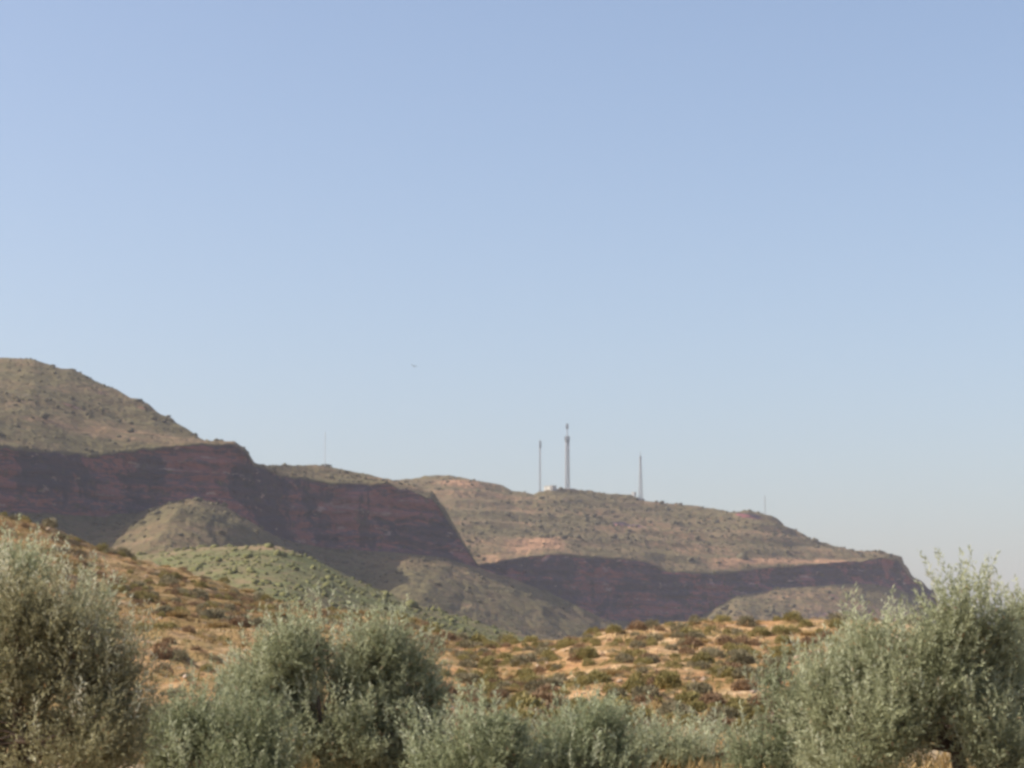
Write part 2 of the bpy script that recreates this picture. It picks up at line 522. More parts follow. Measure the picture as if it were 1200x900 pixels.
# ---- left mesa
def disp_mesa(cliff_seg, seed, ledges=(), terrace=0.42):
    def fn(G, segi, segt, rock, xs, bare):
        q = G.copy()
        cl = (segi == cliff_seg)
        # share of cliff at each row, fading into the slopes above and below
        w = np.where(cl, 1.0, 0.0)
        # buttresses and alcoves
        bc = 9.0 * fbm(np.stack([q[..., 0] * 0.012, q[..., 2] * 0.006, q[..., 1] * 0], -1), 4, seed)
        b = bc + 7.0 * fbm(np.stack([q[..., 0] * 0.055, q[..., 2] * 0.02, q[..., 1] * 0], -1), 4, seed + 3) \
            - 5.0 * np.clip(0.22 - np.abs(fbm(np.stack([q[..., 0] * 0.035, q[..., 2] * 0.012, q[..., 1] * 0], -1), 3, seed + 7)), 0, 1) / 0.22 * -1.0
        # strata: stepped ledges by height
        s = q[..., 2] / 9.0 + 0.6 * fbm(q * 0.008, 2, seed + 5)
        st = (np.clip((s - np.floor(s)) * 1.8, 0, 1) - (s - np.floor(s))) * 9.0 + 3.5 * fbm(q * np.array([0.05, 0.05, 0.22]), 4, seed + 17)
        ww = np.where(cl, np.sin(np.pi * np.clip(segt, 0.0, 1.0)) ** 0.5, 0.0)[:, None]
        fall = (np.where(segi == cliff_seg + 1, np.clip(1 - segt * 1.6, 0, 1), 0) + np.where(segi == cliff_seg - 1, np.clip(segt * 1.6 - 0.6, 0, 1), 0))[:, None]
        ends = np.where(cl, np.clip(np.minimum(segt * 8, (1 - segt) * 8), 0, 1), 0)[:, None]
        G[..., 1] += bc * np.maximum(np.where(cl, 1, 0)[:, None], fall) + (b - bc) * ends + st * ww
        # scrubby slopes
        ws = np.where(cl, 0.25, 1.0)[:, None]
        G[..., 2] += ws * (3.4 * fbm(q * 0.012, 4, seed + 9) + 1.9 * fbm(q * 0.05, 4, seed + 11) + 0.9 * fbm(q * 0.17, 3, seed + 13))
        jag = 1.8 * fbm(np.stack([xs * 0.09, xs * 0, xs * 0 + seed], -1), 4, seed + 19)[None]
        G[..., 2] += jag * np.where(segi == cliff_seg, segt, np.where(segi == cliff_seg + 1, np.clip(1 - segt * 12, 0, 1), 0))[:, None]
        apron = np.where(segi < cliff_seg, 1.0, 0.0)[:, None]
        rill = np.abs(fbm(np.stack([q[..., 0] * 0.045 + 0.3 * vnoise(q * 0.02, seed), q[..., 1] * 0.006, q[..., 2] * 0], -1), 3, seed + 23))
        G[..., 2] += apron * (4.0 * (rill - 0.2) + 1.5 * fbm(q * 0.1, 3, seed + 25))
        rock[:] = np.where(cl, np.clip(0.55 + 0.9 * np.minimum(segt * 5, (1 - segt) * 7), 0, 1), 0.0)[:, None]
        rock += 0.5 * fall * 0.5
        up = np.where(segi > cliff_seg, np.clip((segi - cliff_seg - 1 + segt) * 3, 0, 1), 0.0)[:, None]
        tz = G[..., 2] / 13.0 + 0.9 * fbm(q * 0.006, 3, seed + 27)
        tf = tz - np.floor(tz)
        G[..., 2] += up * 13.0 * terrace * (np.clip((tf - 0.25) * 2.2, 0, 1) - tf)
        rock = rock + up * 0.42 * np.exp(-((tf - 0.48) / 0.16) ** 2) * np.clip(0.3 + 2.2 * fbm(q * 0.012, 3, seed + 29), 0, 1)
        # broken rock outcrops on the slopes above the cliff, traced as patches (px range, row range)
        for (sg, t0, t1, x0, x1, k) in ledges:
            m = np.where(segi == sg, np.clip(1.6 - 1.6 * np.abs((segt - (t0 + t1) / 2) / (t1 - t0) * 1.5), 0, 1), 0)[:, None] * (np.clip(np.minimum(xs - x0, x1 - xs) / 30.0, 0, 1))[None] * np.clip(0.62 + 2.4 * fbm(q * np.array([0.02, 0.02, 0.09]), 4, seed + 15), 0, 1)
            if k == 'rock':  # outcrop patches: dark rock colour stands in for shade on steep faces
                rock = np.maximum(rock, np.clip(m * (1.5 if terrace > 0.2 else 0.62), 0, 1))
            elif k == 'scree':
                rock = np.maximum(rock, m * 0.56)
            else:
                bare = np.maximum(bare, m)
        return G, rock, bare
    return fn


foot = [(-400, 800, 1200), (0, 780, 1180), (400, 790, 1180), (700, 800, 1180), (1000, 806, 1180)]
tal0 = [(-400, 750, 1320), (0, 705, 1330), (100, 690, 1330), (150, 672, 1310), (200, 655, 1290), (230, 652, 1290), (270, 660, 1300), (330, 690, 1330),
        (400, 720, 1350), (440, 725, 1350), (480, 718, 1330), (520, 730, 1320), (560, 742, 1310), (640, 762, 1300), (760, 790, 1290), (1000, 806, 1260)]
tal1 = [(-400, 680, 1430), (0, 655, 1440), (60, 650, 1445), (110, 652, 1450), (140, 642, 1430), (160, 626, 1405), (185, 606, 1395), (215, 595, 1395), (245, 596, 1395), (280, 610, 1405),
        (310, 630, 1420), (340, 658, 1450), (370, 676, 1470), (410, 694, 1480), (435, 694, 1475), (455, 678, 1450), (480, 671, 1435), (520, 684, 1420), (560, 700, 1410), (600, 715, 1400),
        (640, 731, 1390), (700, 753, 1380), (760, 772, 1370), (1000, 806, 1300)]
base = [(-400, 612, 1500), (0, 600, 1500), (60, 602, 1510), (120, 606, 1522), (160, 600, 1530), (200, 588, 1530), (230, 584, 1525), (262, 592, 1512), (290, 610, 1505),
        (310, 622, 1520), (330, 632, 1540), (370, 641, 1545), (400, 645, 1540), (440, 646, 1525), (480, 648, 1515), (520, 654, 1515), (560, 664, 1520),
        (600, 677, 1510), (640, 693, 1500), (680, 712, 1490), (720, 731, 1480), (760, 750, 1470), (850, 785, 1450), (1000, 808, 1400)]
top = [(-400, 518, 1545), (0, 525, 1535), (60, 530, 1545), (100, 533, 1552), (150, 528, 1560), (200, 522, 1558), (240, 520, 1545), (275, 522, 1532), (288, 530, 1528),
       (297, 546, 1530), (320, 554, 1562), (340, 559, 1575), (380, 565, 1578), (420, 567, 1570), (450, 566, 1560), (480, 572, 1548), (505, 583, 1540),
       (518, 598, 1540), (533, 622, 1540), (548, 644, 1540), (562, 666, 1540), (600, 680, 1530), (640, 696, 1520), (680, 715, 1510), (720, 734, 1500), (760, 753, 1490), (850, 788, 1470), (1000, 808, 1420)]
cap = [(-400, 400, 1900), (-100, 414, 1860), (0, 420, 1840), (40, 421, 1810), (80, 432, 1780), (130, 455, 1740), (170, 475, 1700), (205, 497, 1660), (240, 516, 1600), (258, 517, 1570),
       (275, 519, 1552), (290, 527, 1545), (298, 543, 1548), (320, 545, 1600), (340, 546, 1640), (380, 549, 1660), (420, 556, 1655), (455, 563, 1640), (490, 570, 1600), (508, 580, 1575),
       (521, 596, 1565), (535, 620, 1562), (549, 644, 1560), (563, 668, 1560), (600, 684, 1550), (640, 700, 1540), (680, 719, 1530), (720, 738, 1520), (760, 757, 1510), (850, 792, 1490), (1000, 808, 1450)]
back = [(x, min(808, y + 40), d + 260) for x, y, d in cap]
back2 = [(x, 808, d + 560) for x, y, d in cap]
base = cliff_foot(base, top, 13, 566)
mxs = np.arange(-400, 900, 1.5)
_, GL = loft('mesa', [(skew(densify(q), 0.62, 350, -60), c) for q, c in ((foot, 0), (tal0, 0), (tal1, 0), (base, 1), (top, 0), (cap, 0), (back, 0), (back2, 0))], mxs,
             [8, 16, 26, 36, 26, 8, 8], M_MESA,
             disp_mesa(3, 61, [(4, 0.50, 0.58, -200, 130, 'rock'), (4, 0.66, 0.72, 10, 110, 'bare'), (4, 0.28, 0.34, -60, 230, 'bare'), (4, 0.82, 0.9, 60, 200, 'rock')], terrace=0.14))

# ---- right mesa
foot = [(250, 806, 1750), (1300, 806, 1750)]
tal = [(250, 790, 1930), (440, 790, 1930), (700, 775, 1940), (800, 765, 1930), (830, 752, 1925), (870, 740, 1930), (950, 740, 1950), (1080, 748, 1980), (1110, 775, 1990), (1150, 800, 1990), (1300, 807, 1990)]
base = [(250, 720, 2070), (440, 715, 2090), (560, 692, 2090), (600, 688, 2090), (640, 705, 2085), (700, 724, 2080), (760, 731, 2070), (815, 728, 2060), (840, 712, 2050), (865, 697, 2055), (920, 690, 2070),
        (980, 685, 2085), (1020, 684, 2095), (1045, 691, 2105), (1062, 697, 2115), (1084, 703, 2120), (1110, 742, 2125), (1150, 795, 2125), (1300, 808, 2125)]
top = [(250, 700, 2120), (440, 690, 2120), (560, 664, 2112), (585, 657, 2108), (600, 655, 2106), (640, 649, 2108), (700, 653, 2112), (755, 657, 2112), (780, 669, 2104), (830, 674, 2098), (880, 668, 2104),
       (940, 662, 2112), (1000, 657, 2122), (1030, 653, 2130), (1045, 657, 2138), (1056, 675, 2145), (1082, 693, 2150), (1110, 738, 2150), (1150, 792, 2150), (1300, 808, 2150)]
mid = [(250, 630, 2300), (440, 610, 2290), (520, 600, 2280), (560, 604, 2260), (600, 614, 2240), (660, 619, 2230), (700, 617, 2230), (760, 622, 2220), (830, 628, 2210), (880, 622, 2210), (910, 626, 2210), (940, 640, 2200),
       (1000, 649, 2190), (1030, 650, 2180), (1047, 655, 2175), (1057, 673, 2178), (1083, 691, 2180), (1110, 736, 2180), (1150, 790, 2180), (1300, 808, 2180)]
rid = [(250, 572, 2560), (380, 566, 2540), (440, 563, 2510), (500, 558, 2480), (530, 557, 2460), (560, 563, 2440), (600, 575, 2420), (625, 578, 2400), (650, 574, 2400), (665, 574, 2400), (700, 579, 2400),
       (750, 585, 2400), (800, 594, 2370), (850, 597, 2330), (890, 599, 2300), (905, 605, 2285), (930, 622, 2270), (960, 636, 2250), (1000, 644, 2230), (1030, 648, 2210), (1048, 654, 2205),
       (1058, 672, 2205), (1084, 691, 2205), (1110, 736, 2205), (1150, 790, 2205), (1300, 808, 2205)]
back = [(x, min(808, y + 30), d + 250) for x, y, d in rid]
back2 = [(x, 808, d + 560) for x, y, d in rid]
base = cliff_foot(base, top, 16, 1300)
nose = lambda row: [(x + 9 * min(1, max(0, (x - 1000) / 50)), *v) for x, *v in row]
base, top, mid, rid = nose(base), nose(top), nose(mid), nose(rid)
back = [(x, min(808, y + 30), d + 250) for x, y, d in rid]
back2 = [(x, 808, d + 560) for x, y, d in rid]
rxs = np.arange(250, 1300, 1.5)
_, GR = loft('mesa.001', [(skew(densify(q), 0.68, 800, 300), c) for q, c in ((foot, 0), (tal, 0), (base, 1), (top, 0), (mid, 0), (rid, 0), (back, 0), (back2, 0))], rxs,
             [8, 20, 36, 22, 26, 8, 8], M_MESA2, soft=(0, 1, 4),
             displace=disp_mesa(2, 81, [(1, 0.1, 1.0, 830, 1110, 'scree'), (3, 0.15, 0.6, 585, 690, 'bare'), (3, 0.1, 0.35, 820, 1020, 'bare'), (4, 0.55, 0.72, 610, 680, 'rock'),
                               (4, 0.05, 0.35, 700, 780, 'rock'), (3, 0.8, 0.98, 700, 760, 'rock'), (4, 0.45, 0.9, 838, 912, 'rock'), (4, 0.7, 0.9, 500, 570, 'bare')]))


# ------------------------------------------------------------------ leaves
def leaf_quads(base, dirn, side, length, width):
    """kite-shaped leaves: base, two widest points, tip"""
    n = len(base)
    a = base
    c = base + dirn * length[:, None]
    m = base + dirn * (length * 0.42)[:, None]
    b = m + side * (width * 0.5)[:, None]
    d = m - side * (width * 0.5)[:, None]
    v = np.stack([a, b, c, d], 1).reshape(-1, 3)
    f = np.arange(4 * n).reshape(n, 4)
    return v, f


def rand_dirs(n, rng):
    return norm(rng.normal(size=(n, 3)))


def shoots_to_leaves(pos, sdir, slen, nl, rng, llen, lwid, tint_base):
    """opposite leaves along each shoot"""
    n = len(pos)
    t = (np.arange(nl)[None] + rng.uniform(0, 1, (n, nl))) / nl
    p = pos[:, None] + sdir[:, None] * (slen[:, None] * t)[..., None]
    # slight arching
    p = p + rng.normal(0, 0.012, (n, nl, 3))
    side = norm(np.cross(sdir, rand_dirs(n, rng)))
    ang = rng.uniform(0, 2 * np.pi, (n, nl))
    s2 = norm(np.cross(sdir, side))
    perp = side[:, None] * np.cos(ang)[..., None] + s2[:, None] * np.sin(ang)[..., None]
    ld = norm(sdir[:, None] * rng.uniform(0.55, 1.2, (n, nl))[..., None] + perp * 0.8)
    p, ld = p.reshape(-1, 3), ld.reshape(-1, 3)
    ls = norm(np.cross(ld, rand_dirs(len(ld), rng)))
    L = llen * rng.uniform(0.7, 1.25, len(p))
    W = lwid * rng.uniform(0.75, 1.2, len(p))
    v, f = leaf_quads(p, ld, ls, L, W)
    tint = np.repeat(tint_base, nl) + rng.normal(0, 0.10, len(p))
    odd = rng.uniform(size=len(p)) < 0.012
    tint = np.where(odd, 1.0, np.clip(tint, 0, 0.95))
    return v, f, np.repeat(tint, 4)


def olive(label, lobes, d, dens=1.0, mat=None, leaf=(0.075, 0.017), trunk_px=None, seed=0, shoot=(0.22, 0.5), gap=0.0, up=0.55):
    """olive tree: lobes are crown masses traced as (px, py, rx, ry[, depth offset]); trunk and limbs carry them"""
    rng = np.random.default_rng(100 + seed)
    m = d / F
    tpx = trunk_px if trunk_px is not None else sum(l[0] * l[2] * l[3] for l in lobes) / sum(l[2] * l[3] for l in lobes)
    root_p = at(tpx, 800, d); root_p[2] = -0.05
    root = empty('olive_tree', tuple(root_p))
    tag(root, label, 'tree', 'olive trees in the grove')
    cen, rad = [], []
    for l in lobes:
        off = l[4] if len(l) > 4 else rng.uniform(-0.5, 0.5) * l[2] * m
        dd = d + off
        cen.append(at(l[0], l[1], dd))
        rad.append((l[2] * dd / F, 0.5 * (l[2] + l[3]) * dd / F * 0.95, l[3] * dd / F))
    cen, rad = np.array(cen), np.array(rad)
    V, Fc, T = [], [], []
    nv = 0
    for c, r in zip(cen, rad):
        area = math.pi * r[0] * r[2]
        # a thin leafy shell, then leaf clumps carried by the outer twigs with gaps between them
        n = int(640 * area * dens) + 20
        n1 = int(n * 0.30)
        u = rand_dirs(n1 * 2, rng)
        k = rng.uniform(0.25, 0.85, n1 * 2) ** 0.55
        edge = 1.0 + 0.46 * fbm(u * 1.9 + c, 3, 7 + seed) + 0.2 * fbm(u * 5.0 + c, 2, 9 + seed)
        p = c + u * r * (k * edge)[:, None] * 0.9
        keep = fbm(p * 2.3, 3, 21 + seed) > (-0.01 + gap)
        p, u, k = p[keep][:n1], u[keep][:n1], k[keep][:n1]
        nc = int(13 * area) + 6
        cu = rand_dirs(nc, rng)
        ce = 1.0 + 0.42 * fbm(cu * 1.9 + c, 3, 7 + seed)
        cc = c + cu * r * (ce * rng.uniform(0.48, 0.86, nc))[:, None]
        live = fbm(cc * 1.05, 3, 57 + seed) > -0.08 + gap
        cc, cu = cc[live], cu[live]; nc = len(cc)
        cr = rng.uniform(0.13, 0.27, nc)
        wgt = cr ** 2 / np.sum(cr ** 2)
        ci = rng.choice(nc, size=int(n * 0.62) if nc else 0, p=wgt if nc else None) if nc else np.zeros(0, int)
        g = np.clip(rng.normal(size=(len(ci), 3)), -1.9, 1.9) * np.array([0.75, 0.75, 0.62])
        p2 = cc[ci] + g * cr[ci][:, None]
        u2 = norm(norm(g) * 0.8 + cu[ci] * 0.6)
        p, u, k = np.concatenate([p, p2]), np.concatenate([u, u2]), np.concatenate([k, np.full(len(ci), 0.7)])
        inside = p[:, 2] > 0.25
        p, u, k = p[inside], u[inside], k[inside]
        n = len(p)
        sd = norm(u * 0.75 + np.array([0, 0, up]) + rng.normal(0, 0.38, (n, 3)))
        sl = rng.uniform(shoot[0], shoot[1], n) * (0.8 + 0.4 * k)
        p = p - sd * (sl * 0.5)[:, None]
        tb = 0.42 + 0.22 * fbm(p * 1.3, 2, 33 + seed) + rng.normal(0, 0.08, n)
        v, f, t = shoots_to_leaves(p, sd, sl, 13, rng, leaf[0], leaf[1], tb)
        V.append(v); Fc.append(f + nv); T.append(t); nv += len(v)
        # long upright sprigs standing out of the outline
        n = int(24 * area * dens) + 4
        u = rand_dirs(n, rng); u[:, 2] = np.abs(u[:, 2]) * 0.9 + 0.1; u = norm(u)
        p = c + u * r * rng.uniform(0.75, 0.95, n)[:, None]
        sd = norm(u * 0.45 + np.array([0, 0, 0.9]) + rng.normal(0, 0.16, (n, 3)))
        v, f, t = shoots_to_leaves(p, sd, rng.uniform(0.32, 0.72, n), 26, rng, leaf[0], leaf[1], rng.normal(0.66, 0.1, n))
        V.append(v); Fc.append(f + nv); T.append(t); nv += len(v)
    V = np.concatenate(V) - root_p
    mesh_obj('crown', V, np.concatenate(Fc), mat or M_OLIVE, root, False, {'tint': np.concatenate(T)})
    # trunk and limbs
    mb = MB()
    rr = random.Random(seed)
    lo = min(c[2] - r[2] for c, r in zip(cen, rad))
    h0 = max(0.55, min(1.25, lo + 0.55))
    tr = 0.06 + 0.022 * math.sqrt(sum(r[0] * r[2] for r in rad))
    fork = Vector((rr.uniform(-.12, .12), rr.uniform(-.12, .12), h0))
    mb.tube([(0, 0, -0.1), (rr.uniform(-.05, .05), 0, 0.12), fork * 0.55 + Vector((rr.uniform(-.06, .06), 0.03, 0)), fork], [tr * 1.45, tr * 1.1, tr * 0.95, tr * 0.9], 9)
    for c, r in zip(cen, rad):
        e = Vector(c - root_p)
        a = fork
        mid_p = a.lerp(e, 0.5) + Vector((rr.uniform(-.15, .15), rr.uniform(-.15, .15), 0.1))
        mb.tube([a - Vector((0, 0, 0.08)), mid_p, e], [tr * 0.42, tr * 0.26, tr * 0.14], 6)
        for _ in range(14):
            dv = Vector(norm(np.array([rr.gauss(0, 1), rr.gauss(0, 1), rr.gauss(0.4, 0.8)])))
            q = e + Vector((dv.x * r[0], dv.y * r[1], dv.z * r[2])) * rr.uniform(0.6, 0.9)
            s = mid_p.lerp(e, rr.uniform(0.2, 1.0))
            mb.tube([s, s.lerp(q, 0.5) + Vector((rr.uniform(-.1, .1), rr.uniform(-.1, .1), 0.06)), q], [tr * 0.13, tr * 0.09, 0.006], 4, False)
    mb.build('trunk', M_BARK, root, True)
    return root


olive('large silvery olive tree with upright pale sprigs and brownish inner twigs, nearest on the left',
      [(-70, 792, 120, 108), (15, 765, 66, 72), (74, 796, 62, 62), (130, 812, 36, 42), (60, 872, 110, 70), (-10, 872, 110, 75), (130, 875, 44, 46), (25, 722, 34, 32), (62, 725, 26, 34), (100, 748, 24, 32), (138, 775, 26, 32)],
      22.0, 1.1, M_SILVER, (0.062, 0.016), 30, 1, (0.18, 0.38), -0.03, 0.8)
olive('pale olive tree rising behind the large silvery olive, its top against the orange slope',
      [(-5, 688, 48, 46), (25, 680, 24, 28), (100, 725, 26, 38), (70, 760, 60, 50)], 36.0, 0.95, M_OLIVE, (0.088, 0.022), 30, 2)
olive('broad grey-green olive with a tall rounded left crown and a dark hollow on its right',
      [(362, 765, 40, 40), (328, 785, 34, 36), (300, 820, 40, 44), (345, 825, 66, 52), (398, 785, 36, 36), (440, 762, 32, 30), (475, 782, 26, 24), (432, 812, 52, 36), (490, 818, 34, 28), (400, 862, 95, 56), (310, 870, 66, 52), (470, 872, 60, 42)],
      36.0, 1.05, M_OLIVE, (0.088, 0.022), 385, 3, (0.22, 0.45), 0.02, 0.7)
olive('low rounded olive tree at the foot of the orange bank beside the broad grey-green olive',
      [(238, 862, 48, 46), (205, 885, 38, 40), (285, 878, 46, 46), (260, 912, 90, 40)], 33.0, 1.05, M_OLIVE_DARK, (0.084, 0.0215), 240, 4)
olive('small bluish-green olive tree with a single domed crown right of the dark hollow',
      [(548, 876, 50, 40), (512, 898, 42, 36), (588, 896, 34, 32), (550, 915, 80, 40)], 33.0, 1.05, M_OLIVE_GREY, (0.084, 0.0215), 545, 5)
olive('tall-topped grey-green olive tree below the middle of the shrubby knoll',
      [(685, 870, 44, 36), (652, 892, 44, 30), (700, 852, 26, 22), (715, 892, 34, 34), (622, 900, 38, 26), (680, 915, 100, 36)], 37.0, 1.05, M_OLIVE_GREY, (0.088, 0.022), 680, 6)
olive('low wide olive tree showing only its flat crown top below the knoll',
      [(770, 886, 46, 32), (812, 892, 46, 28), (852, 892, 30, 26), (800, 915, 80, 30)], 40.0, 1.05, M_OLIVE, (0.094, 0.0235), 790, 7)
olive('dark shaded olive tree leaning against the left flank of the biggest right-hand olive',
      [(908, 826, 30, 40), (924, 856, 46, 48), (885, 888, 32, 32), (952, 858, 32, 44), (915, 908, 60, 34)], 35.0, 1.0, M_OLIVE_DARK, (0.088, 0.022), 925, 8, (0.22, 0.45), 0.02)
olive('largest olive tree with a high spreading sunlit crown, rising past the end of the mesa',
      [(1022, 768, 40, 34), (985, 804, 40, 38), (1042, 808, 60, 44), (1000, 838, 50, 40), (1088, 784, 42, 36), (1130, 732, 44, 44), (1166, 745, 28, 40), (1122, 790, 66, 44), (1095, 830, 60, 34), (1175, 808, 50, 48),
       (1182, 872, 38, 34), (1010, 866, 50, 36), (1072, 848, 46, 26), (1145, 842, 44, 30), (965, 825, 34, 38), (975, 880, 40, 36), (1090, 848, 54, 26, -0.5), (1158, 856, 42, 34, -0.5), (1040, 852, 48, 32, -0.5), (1010, 892, 58, 26, -0.4), (1165, 890, 50, 26, -0.6), (1200, 850, 40, 40), (1072, 796, 58, 46, -0.3)],
      31.0, 1.05, M_OLIVE, (0.082, 0.0205), 1120, 9, (0.22, 0.44), 0.06, 0.62)
olive('olive tree cut off by the right frame edge behind the largest olive',
      [(1222, 745, 44, 48), (1206, 800, 48, 58), (1260, 780, 60, 66)], 40.0, 0.95, M_OLIVE, (0.094, 0.0235), 1230, 10)


# ------------------------------------------------------------------ shrubs on the near hill
def shrub_mesh(kind, seed):
    rng = np.random.default_rng(500 + seed)
    if kind == 3:       # dry grass tussock: blades fanning from the base
        n = 900
        a = rng.uniform(0, 2 * np.pi, n)
        rr_ = np.sqrt(rng.uniform(0, 1, n)) * 0.55
        p = np.stack([np.cos(a) * rr_, np.sin(a) * rr_, np.zeros(n) - 0.03], -1)
        dv = norm(np.stack([np.cos(a) * rr_ * 1.1, np.sin(a) * rr_ * 1.1, np.full(n, 0.55)], -1) + rng.normal(0, 0.18, (n, 3)))
        sd = norm(np.cross(dv, rand_dirs(n, rng)))
        v, f = leaf_quads(p, dv, sd, rng.uniform(0.3, 0.65, n), np.full(n, 0.04))
        tint = np.repeat(np.clip(rng.normal(0.55, 0.22, n), 0, 1), 4)
        return v, f, tint
    n = 1900
    u = rand_dirs(n, rng)
    u[:, 2] = np.abs(u[:, 2])
    hgt = (0.95, 0.85, 0.75)[kind]
    edge = 0.82 + 0.30 * fbm(u * 1.6 + seed, 3, seed) + 0.12 * fbm(u * 4.5 + seed, 2, seed + 3)
    k = rng.uniform(0.25, 1, n) ** 0.5
    p = u * np.array([1.0, 1.0, hgt]) * (edge * k)[:, None]
    p[:, 2] -= 0.04
    dv = norm(u * 0.6 + np.array([0, 0, 0.7]) + rng.normal(0, 0.45, (n, 3)))
    sd = norm(np.cross(dv, rand_dirs(n, rng)))
    v, f = leaf_quads(p, dv, sd, rng.uniform(0.11, 0.24, n), rng.uniform(0.055, 0.095, n))
    tint = np.repeat(np.clip(0.5 + 0.3 * fbm(p * 2.2, 2, seed + 7) + rng.normal(0, 0.18, n), 0, 1), 4)
    return v, f, tint


VAR = [(0, 1), (0, 2), (0, 3), (1, 4), (1, 5), (2, 6), (2, 7), (3, 8)]
SH = [shrub_mesh(k, s) for k, s in VAR]
NAMES = ['green_shrub', 'grey_shrub', 'dry_shrub', 'grass_tussock']
WORDS = ['olive-green cushion shrub', 'greyish twiggy shrub', 'reddish-brown dry shrub', 'straw-yellow dry grass tussock']
protos = {}
for (k, s), (v, f, t) in zip(VAR, SH):
    me_o = mesh_obj(NAMES[k], v, f, M_SHRUB[k], None, False, {'tint': t})
    protos[s] = me_o

# candidates spread over the visible wedge of the hill, clumped by noise
cand = []
rng = np.random.default_rng(77)
RX = [q[0] for q in RIDGE]; RD = [q[2] for q in RIDGE]
for left, count, x_lo, x_hi, d_hi, med, gapk in ((False, 480, 560, 1235, 135, -0.98, 0.60), (False, 1700, 540, 1235, 135, -1.52, 0.55), (True, 1000, -35, 640, 200, -0.98, 0.46), (True, 2200, -35, 640, 200, -1.6, 0.5)):
    n = 60000
    dA = np.sqrt(rng.uniform(66 ** 2, d_hi ** 2, n)); pA = rng.uniform(x_lo, x_hi, n)
    xA = (pA - 600) / F * dA
    clA = fbm(np.stack([xA * 0.07, dA * 0.05, 0 * dA + 3.1], -1), 3, 71)
    okA = (dA < np.interp(pA, RX, RD) * 1.03) & (rng.uniform(size=n) < (0.62 if left else 0.7) + (1.2 if med > -1.2 else 0.3) * clA)
    sA = np.clip(rng.lognormal(med, 0.46, n), 0.11, 0.85 if left else 0.6)
    P = np.zeros((count, 3)); got = 0
    for px, x, d, size in zip(pA[okA], xA[okA], dA[okA], sA[okA]):
        if got >= count:
            break
        if got and np.any(np.hypot(P[:got, 0] - x, (P[:got, 1] - d) * 0.75) < gapk * (P[:got, 2] + size)):
            continue
        P[got] = (x, d, size); got += 1
        w = [0.24, 0.20, 0.26, 0.30] if left else [0.46, 0.24, 0.14, 0.16]
        cand.append((px, x, d, size, int(rng.choice(4, p=w)), px < 600))
cand.sort(key=lambda c: -c[3] / c[2])
used = set()
rest = {k: ([], [], [], 0) for k in range(4)}
for i, (px, x, d, size, k, left) in enumerate(cand):
    z = float(hill_z(np.array([px]), np.array([d]))[0])
    s = random.choice([s for kk, s in VAR if kk == k])
    rz = random.uniform(0, 6.28)
    sc = (size * random.uniform(0.9, 1.2), size * random.uniform(0.9, 1.15), size * random.uniform(0.95, 1.35))
    if i < 290:
        o = protos[s] if s not in used else protos[s].copy()
        if s in used:
            COL.objects.link(o)
        used.add(s)
        o.location = (x, d, z - 0.03)
        o.rotation_euler = (0, 0, rz)
        o.scale = sc
        where = 'on the banded orange slope below the green hill' if left else 'on the sandy knoll below the far red cliff'
        tag(o, WORDS[k] + ' ' + where, 'shrub' if k < 3 else 'grass tussock', WORDS[k] + 's ' + where)
    else:
        v, f, t = SH[[q[1] for q in VAR].index(s)]
        n_keep = (700 if k < 3 else 400) if size > 0.3 else (260 if k < 3 else 200)
        f2 = f[:n_keep]; v2 = v[:n_keep * 4]
        ca, sa = math.cos(rz), math.sin(rz)
        w = v2 * np.array(sc) * np.array([1, 1, 1])
        w = np.stack([w[:, 0] * ca - w[:, 1] * sa + x, w[:, 0] * sa + w[:, 1] * ca + d, w[:, 2] + z - 0.03], -1)
        A, B, T_, n0 = rest[k]
        A.append(w); B.append(f2 + n0); T_.append(t[:n_keep * 4])
        rest[k] = (A, B, T_, n0 + len(w))
for k in range(4):
    A, B, T_, n0 = rest[k]
    if A:
        o = mesh_obj(['green_scrub', 'grey_scrub', 'dry_scrub', 'dry_grass'][k], np.concatenate(A), np.concatenate(B), M_SHRUB[k], None, False, {'tint': np.concatenate(T_)})
        tag(o, ['small olive-green scrub scattered far up the orange hill', 'small greyish scrub scattered far up the orange hill',
                'small brown dry scrub scattered far up the orange hill', 'thin straw-coloured grass scattered far up the orange hill'][k],
            ['scrub', 'scrub', 'scrub', 'grass'][k], None, 'stuff')

# low dry grass, blades too many to count: hill and grove floor
n = 75000
d = np.where(np.arange(n) < n // 3, np.sqrt(rng.uniform(26 ** 2, 64 ** 2, n)), np.sqrt(rng.uniform(60 ** 2, 200 ** 2, n))); px = rng.uniform(-40, 1240, n)
x = (px - 600) / F * d
keep = (fbm(np.stack([x * 0.12, d * 0.06, 0 * x], -1), 3, 91) + 0.25 * (px < 600) > 0.12) & (d < np.interp(px, [q[0] for q in RIDGE], [q[2] for q in RIDGE]) * 1.02)
d, px, x = d[keep], px[keep], x[keep]
z = np.where(d > D0, hill_z(px, d), 0.0) - 0.04
p = np.stack([x, d, z], -1)
dv = norm(np.array([0, 0, 1.0]) + rng.normal(0, 0.45, p.shape))
sd = norm(np.cross(dv, rand_dirs(len(p), rng)))
v, f = leaf_quads(p, dv, sd, rng.uniform(0.12, 0.34, len(p)) * np.where(d < D0, 1.7, 1.0), rng.uniform(0.05, 0.11, len(p)) * np.where(d < D0, 0.5, 1.0))
o = mesh_obj('dry_grass', v, f, M_SHRUB[3], None, False, {'tint': np.repeat(np.clip(rng.normal(0.5, 0.3, len(p)), 0, 1), 4)})
tag(o, 'sparse low straw-coloured grass between the shrubs and under the olives', 'grass', None, 'stuff')


def ico():
    import bmesh
    bm = bmesh.new()
    bmesh.ops.create_icosphere(bm, subdivisions=1, radius=1.0)
    v = np.array([q.co[:] for q in bm.verts]); f = np.array([[q.index for q in fc.verts] for fc in bm.faces])
    bm.free()
    return v, f


